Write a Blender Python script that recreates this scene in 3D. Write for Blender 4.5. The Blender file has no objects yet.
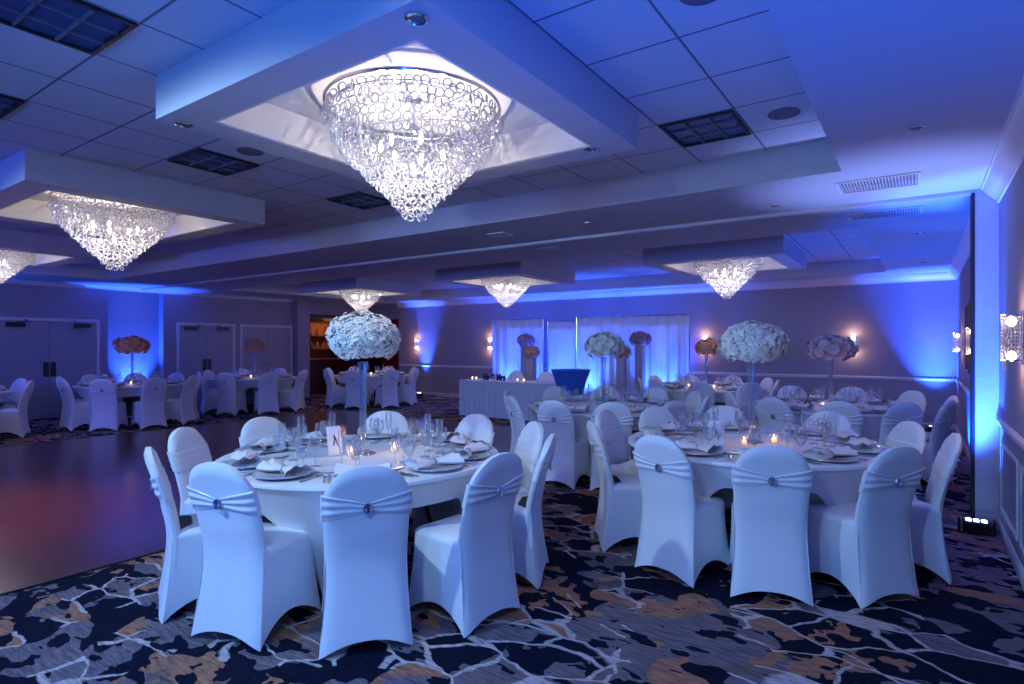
import bpy, math, random
from mathutils import Vector, Matrix
PI = math.pi
R = math.radians
rnd = random.Random(7)
scene = bpy.context.scene
col = scene.collection

# ------------------------------------------------------------------ camera
F, CX, CY, H = 588.0, 512.0, 345.5, 1.5
YAW = math.atan(408 / 588)
SN, CS = math.sin(YAW), math.cos(YAW)
cam_d = bpy.data.cameras.new('camera')
cam = bpy.data.objects.new('camera', cam_d)
col.objects.link(cam)
cam_d.sensor_width = 36
cam_d.lens = F / 1024 * 36
cam_d.shift_y = (CY - 342) / 1024
cam_d.clip_start = 0.05
cam.location = (0, 0, H)
cam.rotation_euler = (R(90), 0, YAW)
scene.camera = cam
scene.view_settings.view_transform = 'Standard'
scene.view_settings.look = 'None'
scene.view_settings.gamma = 1
scene.view_settings.use_curve_mapping = False
scene.view_settings.exposure = 0.0
w = bpy.data.worlds.new('world')
scene.world = w
w.use_nodes = True
w.node_tree.nodes['Background'].inputs[0].default_value = (0.02, 0.06, 0.3, 1)
w.node_tree.nodes['Background'].inputs[1].default_value = 0.3
cy = scene.cycles
cy.max_bounces = 7
cy.diffuse_bounces = 4
cy.glossy_bounces = 3
cy.transmission_bounces = 5
cy.transparent_max_bounces = 10
cy.caustics_reflective = False
cy.caustics_refractive = False
cy.sample_clamp_indirect = 4
cy.use_denoising = True

# ------------------------------------------------------------------ room numbers
ZC, ZT = 2.8, 3.05            # low ceiling, tile level in the recesses
XR, XL, YF, YB = 0.53, -14.7, 13.0, -5.0
YT = 6.25                     # track of the folding partition
COF = [(-2.57, 2.64), (-6.81, 2.64), (-11.05, 2.64), (-2.62, 10.0), (-7.0, 9.9), (-11.45, 9.9)]
REC = [(-13.14, -0.48, 0.28, 5.0), (-13.2, -0.5, 7.5, 12.3)]

# ------------------------------------------------------------------ lights
def light(name, kind, loc, power, color, size=0.05, target=None, angle=None, blend=0.6):
    d = bpy.data.lights.new(name, kind)
    d.energy = power
    d.color = color
    if kind == 'AREA':
        d.size = size
    else:
        d.shadow_soft_size = size
    if kind == 'SPOT':
        d.spot_size = R(angle)
        d.spot_blend = blend
    o = bpy.data.objects.new(name, d)
    col.objects.link(o)
    o.location = loc
    if target is not None:
        o.rotation_euler = (Vector(target) - Vector(loc)).to_track_quat('-Z', 'Y').to_euler()
    return o

BLUE = (0.022, 0.10, 1.0)
DEEP = (0.0, 0.11, 1.0)
COOL = (0.44, 0.74, 1.0)
WARM = (1.0, 0.45, 0.16)
# recessed downlights just in front of and behind the camera
for x, y, p in [(-3.35, -0.25, 235), (-0.9, -0.35, 115), (-5.6, -0.3, 90)]:
    light('downlight_lamp', 'SPOT', (x, y, 2.76), p, COOL, 0.05, (x + 0.15, y + 3.6, 0.3), 100, 0.7)
light('downlight_lamp', 'SPOT', (-6.9, 0.8, 2.76), 230, WARM, 0.06, (-6.9, 1.0, 0), 80, 0.8)  # unseen warm lamp added for the orange glow on the dance floor
# unseen uplights, mostly added along the walls to fill the room with blue
for x, y, tx, ty, p in [(-2.2, -4.6, -2.2, -4.0, 1700), (-7.5, -4.6, -7.5, -4.0, 1700), (-12, -4.6, -12, -4, 1500),
                        (0.3, -1.6, 0.15, -1.2, 520), (0.40, 1.5, 0.36, 1.6, 280), (0.42, 7.0, 0.46, 7.1, 260), (-14.4, 1.0, -14.2, 1.0, 700), (0.42, 9.8, 0.2, 9.8, 300)]:
    light('unseen_uplight', 'SPOT', (x, y, 0.15), p, DEEP, 0.08, (tx, ty, 2.8), 120 if p != 260 else 60, 0.8)
light('added_wash_fill', 'SPOT', (-2.4, -2.4, 1.7), 190, (0.12, 0.42, 1.0), 0.35, (-2.6, 3.0, 1.9), 120, 0.9)  # unseen fill added behind the camera to wash the near coffer faces
light('added_wash_fill', 'SPOT', (-8.5, -3.6, 1.9), 650, (0.08, 0.13, 1.0), 0.35, (-9, 5.0, 1.6), 120, 0.9)  # second unseen fill added for the left part of the room
# beam lamps of the uplight fixtures, the last one added to brighten the middle drape: x, y, aim x, aim y, watts, spread
UP = [(-12.15, 12.72, -12.15, 13.0, 1300, 40), (0.20, 12.55, 0.25, 12.95, 1500, 60), (-14.74, 6.15, -14.90, 6.15, 1500, 70),
      (-8.7, 12.2, -8.75, 12.8, 300, 100), (-6.5, 12.2, -6.5, 12.8, 340, 100), (-4.75, 12.2, -4.7, 12.8, 300, 100),
      (0.37, 5.98, 0.43, 6.25, 1700, 40), (-7.6, 12.2, -7.6, 12.8, 300, 100)]
for x, y, tx, ty, p, a in UP:
    light('uplight_beam', 'SPOT', (x, y, 0.16), p, BLUE, 0.04, (tx, ty, 2.6), a, 0.8)
# pale cores of the same fixtures
for x, y, tx, ty, tz, p, a in [(-8.7, 12.2, -8.7, 12.62, 2.0, 90, 20), (-6.5, 12.2, -6.5, 12.62, 2.0, 110, 20), (-4.75, 12.2, -4.7, 12.62, 2.0, 90, 24),
                               (-12.15, 12.72, -12.15, 13.0, 2.8, 200, 26), (0.2, 12.55, 0.25, 13.0, 2.8, 300, 32), (-14.74, 6.15, -14.92, 6.15, 2.0, 90, 26),
                               (0.30, 5.95, -0.15, 5.6, 2.8, 500, 50)]:
    light('uplight_core', 'SPOT', (x, y, 0.16), p, (0.25, 0.36, 1.0), 0.03, (tx, ty, tz), a, 1.0)
# unseen lamps added behind the drapes to brighten the wall above
for x in (-8.9, -7.4, -5.9, -4.6):
    light('added_wall_wash', 'SPOT', (x, 12.84, 0.3), 700, BLUE, 0.04, (x, 12.95, 2.8), 80, 0.9)

# ------------------------------------------------------------------ materials
MATS = {}
def principled(name, color, rough=0.6, metal=0.0, **kw):
    m = bpy.data.materials.new(name)
    m.use_nodes = True
    b = m.node_tree.nodes['Principled BSDF']
    b.inputs['Base Color'].default_value = (*color, 1)
    b.inputs['Roughness'].default_value = rough
    b.inputs['Metallic'].default_value = metal
    for k, v in kw.items():
        b.inputs[k.replace('_', ' ')].default_value = v
    MATS[name] = m
    return m

def nodes(m):
    return m.node_tree.nodes, m.node_tree.links, m.node_tree.nodes['Principled BSDF']

def add_noise_bump(m, scale=60, strength=0.15, dist=0.01, var=0.0):
    n, l, b = nodes(m)
    tc = n.new('ShaderNodeTexCoord')
    nz = n.new('ShaderNodeTexNoise')
    nz.inputs['Scale'].default_value = scale
    nz.inputs['Detail'].default_value = 4
    l.new(tc.outputs['Object'], nz.inputs['Vector'])
    bp = n.new('ShaderNodeBump')
    bp.inputs['Strength'].default_value = strength
    bp.inputs['Distance'].default_value = dist
    l.new(nz.outputs['Fac'], bp.inputs['Height'])
    l.new(bp.outputs[0], b.inputs['Normal'])
    if var:
        mx = n.new('ShaderNodeMix'); mx.data_type = 'RGBA'
        c = b.inputs['Base Color'].default_value
        mx.inputs[6].default_value = (c[0] * (1 - var), c[1] * (1 - var), c[2] * (1 - var), 1)
        mx.inputs[7].default_value = (min(1, c[0] * (1 + var)), min(1, c[1] * (1 + var)), min(1, c[2] * (1 + var)), 1)
        l.new(nz.outputs['Fac'], mx.inputs[0])
        l.new(mx.outputs[2], b.inputs['Base Color'])
    return m

M = MATS
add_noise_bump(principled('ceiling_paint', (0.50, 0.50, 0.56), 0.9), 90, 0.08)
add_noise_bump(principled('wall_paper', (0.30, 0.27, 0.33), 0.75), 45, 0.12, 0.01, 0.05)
principled('coffer_lit_white', (0.90, 0.88, 0.85), 0.8)  # paler than the other ceiling paint, chandelier light put into the colour
add_noise_bump(principled('trim_paint', (0.62, 0.60, 0.64), 0.45), 30, 0.03)
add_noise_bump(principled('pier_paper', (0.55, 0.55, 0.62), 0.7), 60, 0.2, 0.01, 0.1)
principled('black_jamb', (0.01, 0.01, 0.012), 0.6)
add_noise_bump(principled('door_paint', (0.32, 0.30, 0.36), 0.5), 20, 0.04)
principled('dark_metal', (0.05, 0.05, 0.06), 0.4, 0.8)
principled('chrome', (0.8, 0.8, 0.85), 0.15, 1.0)
principled('silver', (0.75, 0.72, 0.72), 0.25, 1.0)
add_noise_bump(principled('spandex', (0.82, 0.83, 0.86), 0.55, 0, Sheen_Weight=0.3), 9, 0.06, 0.02)
add_noise_bump(principled('sash_cloth', (0.84, 0.84, 0.87), 0.35), 25, 0.1, 0.01)
add_noise_bump(principled('table_linen', (0.80, 0.79, 0.82), 0.7), 12, 0.08, 0.02)
add_noise_bump(principled('napkin_cloth', (0.86, 0.82, 0.84), 0.7), 60, 0.25, 0.01)
principled('charger_glaze', (0.70, 0.68, 0.72), 0.2, 0.25)
principled('plate_white', (0.85, 0.84, 0.86), 0.2)
principled('wood_ply', (0.35, 0.2, 0.1), 0.6)
principled('candle_wax', (0.9, 0.8, 0.65), 0.6, 0, Emission_Color=(1, 0.55, 0.2, 1), Emission_Strength=1.0)
principled('flame', (1, 0.6, 0.3), 0.5, 0, Emission_Color=(1, 0.62, 0.30, 1), Emission_Strength=25)
principled('bulb_glow', (1, 0.9, 0.8), 0.5, 0, Emission_Color=(1, 0.86, 0.74, 1), Emission_Strength=30)
principled('sconce_glow', (1, 0.9, 0.8), 0.5, 0, Emission_Color=(1, 0.72, 0.55, 1), Emission_Strength=14)
principled('led_lens', (0.3, 0.6, 1), 0.3, 0, Emission_Color=(0.25, 0.5, 1, 1), Emission_Strength=12)
principled('down_glow', (0.3, 0.6, 1), 0.3, 0, Emission_Color=(0.55, 0.7, 1, 1), Emission_Strength=0.6)
principled('black_gloss', (0.008, 0.008, 0.01), 0.3)
principled('paper_white', (0.88, 0.88, 0.9), 0.6)
principled('black_plastic', (0.015, 0.015, 0.02), 0.5)
principled('blue_spandex', (0.03, 0.16, 0.62), 0.5)
principled('dark_wood', (0.05, 0.018, 0.012), 0.35)
principled('bar_back', (0.35, 0.14, 0.07), 0.5)
principled('bottle_glass', (0.25, 0.10, 0.04), 0.15)
principled('maroon', (0.12, 0.012, 0.02), 0.4)
principled('stem_green', (0.12, 0.2, 0.08), 0.6)
add_noise_bump(principled('petal_white', (0.86, 0.82, 0.80), 0.6), 40, 0.1, 0.01, 0.06)
add_noise_bump(principled('petal_blush', (0.80, 0.60, 0.62), 0.6), 40, 0.1, 0.01, 0.06)
add_noise_bump(principled('petal_peach', (0.80, 0.42, 0.28), 0.6), 40, 0.1, 0.01, 0.1)
add_noise_bump(principled('petal_mauve', (0.55, 0.35, 0.42), 0.6), 40, 0.1, 0.01, 0.1)
principled('floret_white', (0.84, 0.86, 0.80), 0.6)
principled('floret_shade', (0.16, 0.19, 0.14), 0.7)
principled('speaker_grey', (0.16, 0.16, 0.19), 0.7)
principled('frame_brown', (0.16, 0.07, 0.04), 0.4)
principled('mirror_glass', (0.55, 0.55, 0.6), 0.05, 1.0)
principled('wood_pedestal', (0.45, 0.42, 0.45), 0.6)

def mix_glass(name, transp, tint=(1, 1, 1), rough=0.03, diffuse=0.15):
    m = bpy.data.materials.new(name); m.use_nodes = True
    n, l = m.node_tree.nodes, m.node_tree.links
    n.clear()
    out = n.new('ShaderNodeOutputMaterial')
    tr = n.new('ShaderNodeBsdfTransparent'); tr.inputs[0].default_value = (*tint, 1)
    gl = n.new('ShaderNodeBsdfGlossy'); gl.inputs['Roughness'].default_value = rough
    df = n.new('ShaderNodeBsdfTranslucent'); df.inputs[0].default_value = (0.95, 0.95, 0.97, 1)
    d2 = n.new('ShaderNodeBsdfDiffuse'); d2.inputs[0].default_value = (0.95, 0.95, 0.97, 1)
    md = n.new('ShaderNodeMixShader'); md.inputs[0].default_value = 0.5
    l.new(df.outputs[0], md.inputs[1]); l.new(d2.outputs[0], md.inputs[2])
    m1 = n.new('ShaderNodeMixShader'); m1.inputs[0].default_value = diffuse
    l.new(gl.outputs[0], m1.inputs[1]); l.new(md.outputs[0], m1.inputs[2])
    lw = n.new('ShaderNodeLayerWeight'); lw.inputs[0].default_value = 0.35
    mr = n.new('ShaderNodeMapRange')
    mr.inputs[3].default_value = 1 - transp; mr.inputs[4].default_value = min(1, 1 - transp + 0.5)
    l.new(lw.outputs['Facing'], mr.inputs[0])
    m2 = n.new('ShaderNodeMixShader')
    l.new(mr.outputs[0], m2.inputs[0]); l.new(tr.outputs[0], m2.inputs[1]); l.new(m1.outputs[0], m2.inputs[2])
    l.new(m2.outputs[0], out.inputs[0])
    MATS[name] = m
    return m
mix_glass('clear_glass', 0.92, (0.98, 0.99, 1), 0.03, 0.4)
mix_glass('vase_glass', 0.72, (0.9, 0.95, 1), 0.03, 0.15)
mix_glass('crystal', 0.35, (1, 1, 1), 0.10, 0.55)
mix_glass('sheer', 0.10, (1, 1, 1), 0.6, 0.95)

def carpet_mat():
    m = principled('carpet', (0.1, 0.1, 0.2), 0.95)
    n, l, b = nodes(m)
    b.inputs['Specular IOR Level'].default_value = 0.1
    tc = n.new('ShaderNodeTexCoord')
    def mapping(sc, rot=0, loc=(0, 0, 0)):
        mp = n.new('ShaderNodeMapping')
        mp.inputs['Scale'].default_value = sc; mp.inputs['Rotation'].default_value = (0, 0, rot)
        mp.inputs['Location'].default_value = loc
        l.new(tc.outputs['Object'], mp.inputs[0])
        return mp.outputs[0]
    def noise(vec, scale, det=3, rough=0.5):
        t = n.new('ShaderNodeTexNoise')
        t.inputs['Scale'].default_value = scale; t.inputs['Detail'].default_value = det
        t.inputs['Roughness'].default_value = rough
        l.new(vec, t.inputs['Vector'])
        return t
    def ramp(src, stops, mode='CONSTANT'):
        r = n.new('ShaderNodeValToRGB'); r.color_ramp.interpolation = mode
        e = r.color_ramp.elements
        while len(e) < len(stops): e.new(0.5)
        for i, (p, c) in enumerate(stops):
            e[i].position = p; e[i].color = (*c, 1)
        l.new(src, r.inputs[0])
        return r.outputs[0]
    def mix(fac, a, c):
        x = n.new('ShaderNodeMix'); x.data_type = 'RGBA'
        l.new(fac, x.inputs[0])
        for s, v in ((6, a), (7, c)):
            if isinstance(v, tuple): x.inputs[s].default_value = (*v, 1)
            else: l.new(v, x.inputs[s])
        return x.outputs[2]
    base = mapping((1, 1, 1), 0.35)
    d = noise(base, 2.6, 3)
    off = n.new('ShaderNodeVectorMath'); off.operation = 'MULTIPLY_ADD'
    l.new(d.outputs['Color'], off.inputs[0]); off.inputs[1].default_value = (0.30, 0.30, 0)
    mp = mapping((0.75, 1.25, 1), 0.5)
    l.new(mp, off.inputs[2])
    warped = off.outputs[0]
    v = n.new('ShaderNodeTexVoronoi'); v.inputs['Scale'].default_value = 3.8
    l.new(warped, v.inputs['Vector'])
    ve = n.new('ShaderNodeTexVoronoi'); ve.feature = 'DISTANCE_TO_EDGE'; ve.inputs['Scale'].default_value = 3.8
    l.new(warped, ve.inputs['Vector'])
    navy, tan, mauve, cream = (0.006, 0.008, 0.026), (0.40, 0.19, 0.12), (0.19, 0.155, 0.185), (0.58, 0.50, 0.50)
    sep = n.new('ShaderNodeSeparateColor'); l.new(v.outputs['Color'], sep.inputs[0])
    cells = ramp(sep.outputs[0], [(0, navy), (0.36, tan), (0.58, mauve), (0.80, navy), (0.92, (0.20, 0.14, 0.14))])
    # larger fields of tan and mauve
    big = noise(base, 0.8, 4, 0.6)
    field = ramp(big.outputs['Fac'], [(0, tan), (0.44, mauve), (0.54, navy), (0.60, tan)])
    sel = ramp(noise(base, 1.4, 4, 0.6).outputs['Fac'], [(0, (0, 0, 0)), (0.50, (1, 1, 1))])
    cr = mix(sel, cells, field)
    # small navy blots
    blot = ramp(noise(mapping((0.8, 1.6, 1), 0.5), 5.5, 2, 0.45).outputs['Fac'], [(0, (0, 0, 0)), (0.60, (1, 1, 1))])
    cr = mix(blot, cr, navy)
    # veins
    vein = ramp(ve.outputs['Distance'], [(0, (1, 1, 1)), (0.024, (1, 1, 1)), (0.040, (0, 0, 0))], 'LINEAR')
    vm = ramp(noise(base, 1.1, 2).outputs['Fac'], [(0, (0, 0, 0)), (0.50, (1, 1, 1))])
    mm = n.new('ShaderNodeMath'); mm.operation = 'MULTIPLY'
    l.new(vein, mm.inputs[0]); l.new(vm, mm.inputs[1])
    cr = mix(mm.outputs[0], cr, cream)
    # brushed streaks
    st = noise(mapping((6, 40, 1), 0.8), 1.5, 4, 0.7)
    mr = n.new('ShaderNodeMapRange'); mr.inputs[1].default_value = 0.3; mr.inputs[2].default_value = 0.7; mr.inputs[3].default_value = 0.35; mr.inputs[4].default_value = 1.25
    l.new(st.outputs['Fac'], mr.inputs[0])
    sc = n.new('ShaderNodeVectorMath'); sc.operation = 'SCALE'
    l.new(cr, sc.inputs[0]); l.new(mr.outputs[0], sc.inputs['Scale'])
    l.new(sc.outputs[0], b.inputs['Base Color'])
    pile = noise(tc.outputs['Object'], 260, 2)
    bp = n.new('ShaderNodeBump'); bp.inputs['Strength'].default_value = 0.4; bp.inputs['Distance'].default_value = 0.004
    l.new(pile.outputs['Fac'], bp.inputs['Height']); l.new(bp.outputs[0], b.inputs['Normal'])
carpet_mat()

def wood_mat():
    m = principled('dance_wood', (0.2, 0.07, 0.04), 0.2)
    n, l, b = nodes(m)
    tc = n.new('ShaderNodeTexCoord')
    mp = n.new('ShaderNodeMapping'); mp.inputs['Scale'].default_value = (1, 1, 1)
    l.new(tc.outputs['Object'], mp.inputs[0])
    br = n.new('ShaderNodeTexBrick')
    br.inputs['Scale'].default_value = 1.0
    br.inputs['Brick Width'].default_value = 0.9; br.inputs['Row Height'].default_value = 0.09
    br.inputs['Mortar Size'].default_value = 0.0015
    br.inputs['Color1'].default_value = (0.15, 0.05, 0.026, 1)
    br.inputs['Color2'].default_value = (0.125, 0.042, 0.023, 1)
    br.inputs['Mortar'].default_value = (0.06, 0.022, 0.014, 1)
    l.new(mp.outputs[0], br.inputs['Vector'])
    mp2 = n.new('ShaderNodeMapping'); mp2.inputs['Scale'].default_value = (1.5, 30, 1)
    l.new(tc.outputs['Object'], mp2.inputs[0])
    nz = n.new('ShaderNodeTexNoise'); nz.inputs['Scale'].default_value = 2; nz.inputs['Detail'].default_value = 5
    l.new(mp2.outputs[0], nz.inputs['Vector'])
    mr = n.new('ShaderNodeMapRange'); mr.inputs[3].default_value = 0.6; mr.inputs[4].default_value = 1.4
    l.new(nz.outputs['Fac'], mr.inputs[0])
    sc = n.new('ShaderNodeVectorMath'); sc.operation = 'SCALE'
    l.new(br.outputs['Color'], sc.inputs[0]); l.new(mr.outputs[0], sc.inputs['Scale'])
    l.new(sc.outputs[0], b.inputs['Base Color'])
    bp = n.new('ShaderNodeBump'); bp.inputs['Strength'].default_value = 0.12; bp.inputs['Distance'].default_value = 0.004
    l.new(nz.outputs['Fac'], bp.inputs['Height']); l.new(bp.outputs[0], b.inputs['Normal'])
wood_mat()

PX, PY, LX, LY = 0.52, 0.535, -1.52, 2.91
def tile_mat():
    m = principled('ceiling_tile', (0.60, 0.60, 0.65), 0.9)
    n, l, b = nodes(m)
    tc = n.new('ShaderNodeTexCoord')
    sp = n.new('ShaderNodeSeparateXYZ'); l.new(tc.outputs['Object'], sp.inputs[0])
    outs = []
    for ax, o, p in ((0, LX, PX), (1, LY, PY)):
        a = n.new('ShaderNodeMath'); a.operation = 'SUBTRACT'; l.new(sp.outputs[ax], a.inputs[0]); a.inputs[1].default_value = o - 40 * p
        dv = n.new('ShaderNodeMath'); dv.operation = 'DIVIDE'; l.new(a.outputs[0], dv.inputs[0]); dv.inputs[1].default_value = p
        fr = n.new('ShaderNodeMath'); fr.operation = 'FRACT'; l.new(dv.outputs[0], fr.inputs[0])
        pp = n.new('ShaderNodeMath'); pp.operation = 'PINGPONG'; l.new(fr.outputs[0], pp.inputs[0]); pp.inputs[1].default_value = 0.5
        lt = n.new('ShaderNodeMath'); lt.operation = 'LESS_THAN'; l.new(pp.outputs[0], lt.inputs[0]); lt.inputs[1].default_value = 0.013
        outs.append(lt.outputs[0])
    mx = n.new('ShaderNodeMath'); mx.operation = 'MAXIMUM'
    l.new(outs[0], mx.inputs[0]); l.new(outs[1], mx.inputs[1])
    mc = n.new('ShaderNodeMix'); mc.data_type = 'RGBA'
    mc.inputs[6].default_value = (0.60, 0.60, 0.65, 1); mc.inputs[7].default_value = (0.16, 0.16, 0.2, 1)
    l.new(mx.outputs[0], mc.inputs[0]); l.new(mc.outputs[2], b.inputs['Base Color'])
tile_mat()

# ------------------------------------------------------------------ mesh helpers
class MB:
    def __init__(s): s.v, s.f = [], []
    def add(s, v, f):
        o = len(s.v); s.v += [tuple(p) for p in v]; s.f += [tuple(i + o for i in q) for q in f]; return s
    def box(s, x0, x1, y0, y1, z0, z1, b=0.0):
        if b <= 0:
            v = [(x, y, z) for x in (x0, x1) for y in (y0, y1) for z in (z0, z1)]
            return s.add(v, [(0, 1, 3, 2), (4, 6, 7, 5), (0, 4, 5, 1), (2, 3, 7, 6), (0, 2, 6, 4), (1, 5, 7, 3)])
        ring = lambda i, z: [(x0 + i, y0 + b, z), (x0 + b, y0 + i, z), (x1 - b, y0 + i, z), (x1 - i, y0 + b, z),
                             (x1 - i, y1 - b, z), (x1 - b, y1 - i, z), (x0 + b, y1 - i, z), (x0 + i, y1 - b, z)]
        def ins(z): return [(x0 + b, y0 + b * 1.4, z), (x0 + b * 1.4, y0 + b, z), (x1 - b * 1.4, y0 + b, z), (x1 - b, y0 + b * 1.4, z),
                            (x1 - b, y1 - b * 1.4, z), (x1 - b * 1.4, y1 - b, z), (x0 + b * 1.4, y1 - b, z), (x0 + b, y1 - b * 1.4, z)]
        rs = [ins(z0), ring(0, z0 + b), ring(0, z1 - b), ins(z1)]
        return s.loft(rs, True, True)
    def loft(s, rings, cap0=False, cap1=False, closed=True):
        n = len(rings[0]); v = [p for r in rings for p in r]; f = []
        for i in range(len(rings) - 1):
            for j in range(n if closed else n - 1):
                k = (j + 1) % n
                f.append((i * n + j, i * n + k, (i + 1) * n + k, (i + 1) * n + j))
        if cap0: f.append(tuple(range(n - 1, -1, -1)))
        if cap1: f.append(tuple((len(rings) - 1) * n + j for j in range(n)))
        return s.add(v, f)
    def lathe(s, prof, n=24, c=(0, 0, 0), cap0=True, cap1=True):
        rings = [[(c[0] + r * math.cos(2 * PI * j / n), c[1] + r * math.sin(2 * PI * j / n), c[2] + z) for j in range(n)] for r, z in prof]
        return s.loft(rings, cap0, cap1)
    def tube(s, pts, r, n=8, cap=True):
        pts = [Vector(p) for p in pts]; rings = []
        rr = r if isinstance(r, (list, tuple)) else [r] * len(pts)
        for i, p in enumerate(pts):
            t = (pts[min(i + 1, len(pts) - 1)] - pts[max(i - 1, 0)]).normalized()
            up = Vector((0, 0, 1)) if abs(t.z) < 0.9 else Vector((1, 0, 0))
            a = t.cross(up).normalized(); b = t.cross(a).normalized()
            rings.append([tuple(p + (a * math.cos(2 * PI * j / n) + b * math.sin(2 * PI * j / n)) * rr[i]) for j in range(n)])
        return s.loft(rings, cap, cap)
    def torus(s, R0, r0, n=14, k=5, mat=None):
        v = []
        for i in range(n):
            a = 2 * PI * i / n
            for j in range(k):
                b = 2 * PI * j / k
                p = Vector(((R0 + r0 * math.cos(b)) * math.cos(a), (R0 + r0 * math.cos(b)) * math.sin(a), r0 * math.sin(b)))
                v.append(tuple(mat @ p) if mat else tuple(p))
        f = [(i * k + j, ((i + 1) % n) * k + j, ((i + 1) % n) * k + (j + 1) % k, i * k + (j + 1) % k) for i in range(n) for j in range(k)]
        return s.add(v, f)
    def merge(s, o, mat=None):
        return s.add([tuple(mat @ Vector(p)) for p in o.v] if mat else o.v, o.f)
    def mesh(s, name, mat, smooth=True):
        me = bpy.data.meshes.new(name); me.from_pydata(s.v, [], s.f); me.update()
        mats = mat if isinstance(mat, (list, tuple)) else [mat]
        for m_ in mats: me.materials.append(MATS[m_])
        if smooth:
            me.shade_smooth()
            try: me.set_sharp_from_angle(angle=R(42))
            except Exception: pass
        return me
    def build(s, name, mat, parent=None, smooth=True, loc=None):
        return link(name, s.mesh(name, mat, smooth), parent, loc)

def link(name, me, parent=None, loc=None):
    o = bpy.data.objects.new(name, me); col.objects.link(o)
    if parent: o.parent = parent
    if loc: o.location = loc
    return o
def tag(o, label=None, cat=None, group=None, kind=None):
    if label: o['label'] = label
    if cat: o['category'] = cat
    if group: o['group'] = group
    if kind: o['kind'] = kind
    return o
def empty(name, loc=(0, 0, 0), rz=0):
    o = bpy.data.objects.new(name, None); o.empty_display_size = 0.1; col.objects.link(o)
    o.location = loc; o.rotation_euler = (0, 0, rz); return o
def kids(o): return [c for c in bpy.data.objects if c.parent == o]
KC = {}
def copy_tree(o, parent=None):
    c = o.copy(); col.objects.link(c)
    if parent: c.parent = parent
    if o.name not in KC: KC[o.name] = kids(o)
    for ch in KC[o.name]: copy_tree(ch, c)
    return c
def structure(o): o['kind'] = 'structure'; return o
USED = set()
def place(proto, loc, rz=0.0, label=None, group=None):
    """the first call moves the prototype itself, later calls copy it"""
    if proto.name in USED: o = copy_tree(proto)
    else:
        USED.add(proto.name); KC[proto.name] = kids(proto); o = proto
    o.location = loc; o.rotation_euler = (0, 0, rz)
    if label: o['label'] = label
    if group: o['group'] = group
    return o
def at(px, py, z):
    """ground position of a point seen at (px, py) lying at height z"""
    d = F * (z - H) / (CY - py); t = (px - CX) / F
    return d * (-SN + t * CS), d * (CS + t * SN)
def on_x(px, X):   # Y where a vertical plane X=const is met at column px
    t = (px - CX) / F; return X * (CS + t * SN) / (-SN + t * CS)
def on_y(px, Y):
    t = (px - CX) / F; return Y * (-SN + t * CS) / (CS + t * SN)

# ------------------------------------------------------------------ setting: floor
DX0, DX1, DY0, DY1 = -11.1, -4.55, -3.0, 8.9
structure(MB().box(-19, XR + 0.2, YB - 0.1, YF + 3.4, -0.1, 0).build('floor', 'carpet', smooth=False))
structure(MB().box(DX0, DX1, DY0, DY1, 0.0005, 0.008).build('floor_dance', 'dance_wood', smooth=False))
m = MB()
m.box(DX0 - 0.03, DX0, DY0, DY1, 0, 0.011).box(DX1, DX1 + 0.03, DY0, DY1, 0, 0.011).box(DX0, DX1, DY1, DY1 + 0.03, 0, 0.011)
structure(m.build('trim_1', 'dark_metal', smooth=False))

# ------------------------------------------------------------------ setting: ceiling
def slab_with_holes(m, x0, x1, y0, y1, z0, z1, holes):
    xs = sorted({x0, x1, *[h[0] for h in holes], *[h[1] for h in holes]})
    ys = sorted({y0, y1, *[h[2] for h in holes], *[h[3] for h in holes]})
    for i in range(len(xs) - 1):
        for j in range(len(ys) - 1):
            cx, cyy = (xs[i] + xs[i + 1]) / 2, (ys[j] + ys[j + 1]) / 2
            if any(h[0] < cx < h[1] and h[2] < cyy < h[3] for h in holes): continue
            m.box(xs[i], xs[i + 1], ys[j], ys[j + 1], z0, z1)
    return m
c = slab_with_holes(MB(), -19, XR + 0.2, YB - 0.1, YF + 3.4, ZC, ZT + 0.3, REC)
structure(c.build('ceiling', 'ceiling_paint', smooth=False))
tc_ = MB()
for r in REC: tc_.box(r[0], r[1], r[2], r[3], ZT, ZT + 0.3)
structure(tc_.build('ceiling_tiles', 'ceiling_tile', smooth=False))
# coffer boxes
for i, (x, y) in enumerate(COF):
    b = slab_with_holes(MB(), x - 1.04, x + 1.04, y - 1.03, y + 1.03, ZC, ZT - 0.001, [(x - 0.81, x + 0.81, y - 0.82, y + 0.82)])
    o = structure(b.build('ceiling_coffer', 'ceiling_paint', smooth=False))
for x, y in COF: structure(MB().box(x - .809, x + .809, y - .819, y + .819, ZT - .03, ZT - .004).box(x - .809, x - .79, y - .819, y + .819, ZC + .004, ZT - .03).box(x + .79, x + .809, y - .819, y + .819, ZC + .004, ZT - .03).box(x - .79, x + .79, y - .819, y - .80, ZC + .004, ZT - .03).box(x - .79, x + .79, y + .80, y + .819, ZC + .004, ZT - .03).build('ceiling_panel', 'coffer_lit_white', smooth=False))  # inner liner whose pale colour carries part of the chandelier light
# crown mouldings
def crown(name, p0, p1, nx, ny, h=0.14, d=0.12):
    prof = [(0, 0), (0.015, 0), (0.02, 0.02), (0.05, 0.05), (0.09, 0.09), (0.105, 0.12), (d, 0.125), (d, h), (0, h)]
    rings = []
    for p in (p0, p1):
        rings.append([(p[0] + nx * a, p[1] + ny * a, ZC - h + b) for a, b in prof])
    return structure(MB().loft(rings, True, True).build(name, 'trim_paint'))
crown('trim_2', (XR, YB), (XR, YT - 0.05), -1, 0)
crown('trim_3', (XR, YT + 0.15), (XR, YF), -1, 0)
crown('trim_4', (XR, YF), (-13.3, YF), 0, -1)
crown('trim_5', (XL, YB), (XL, 10.2), 1, 0, 0.08, 0.06)
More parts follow.
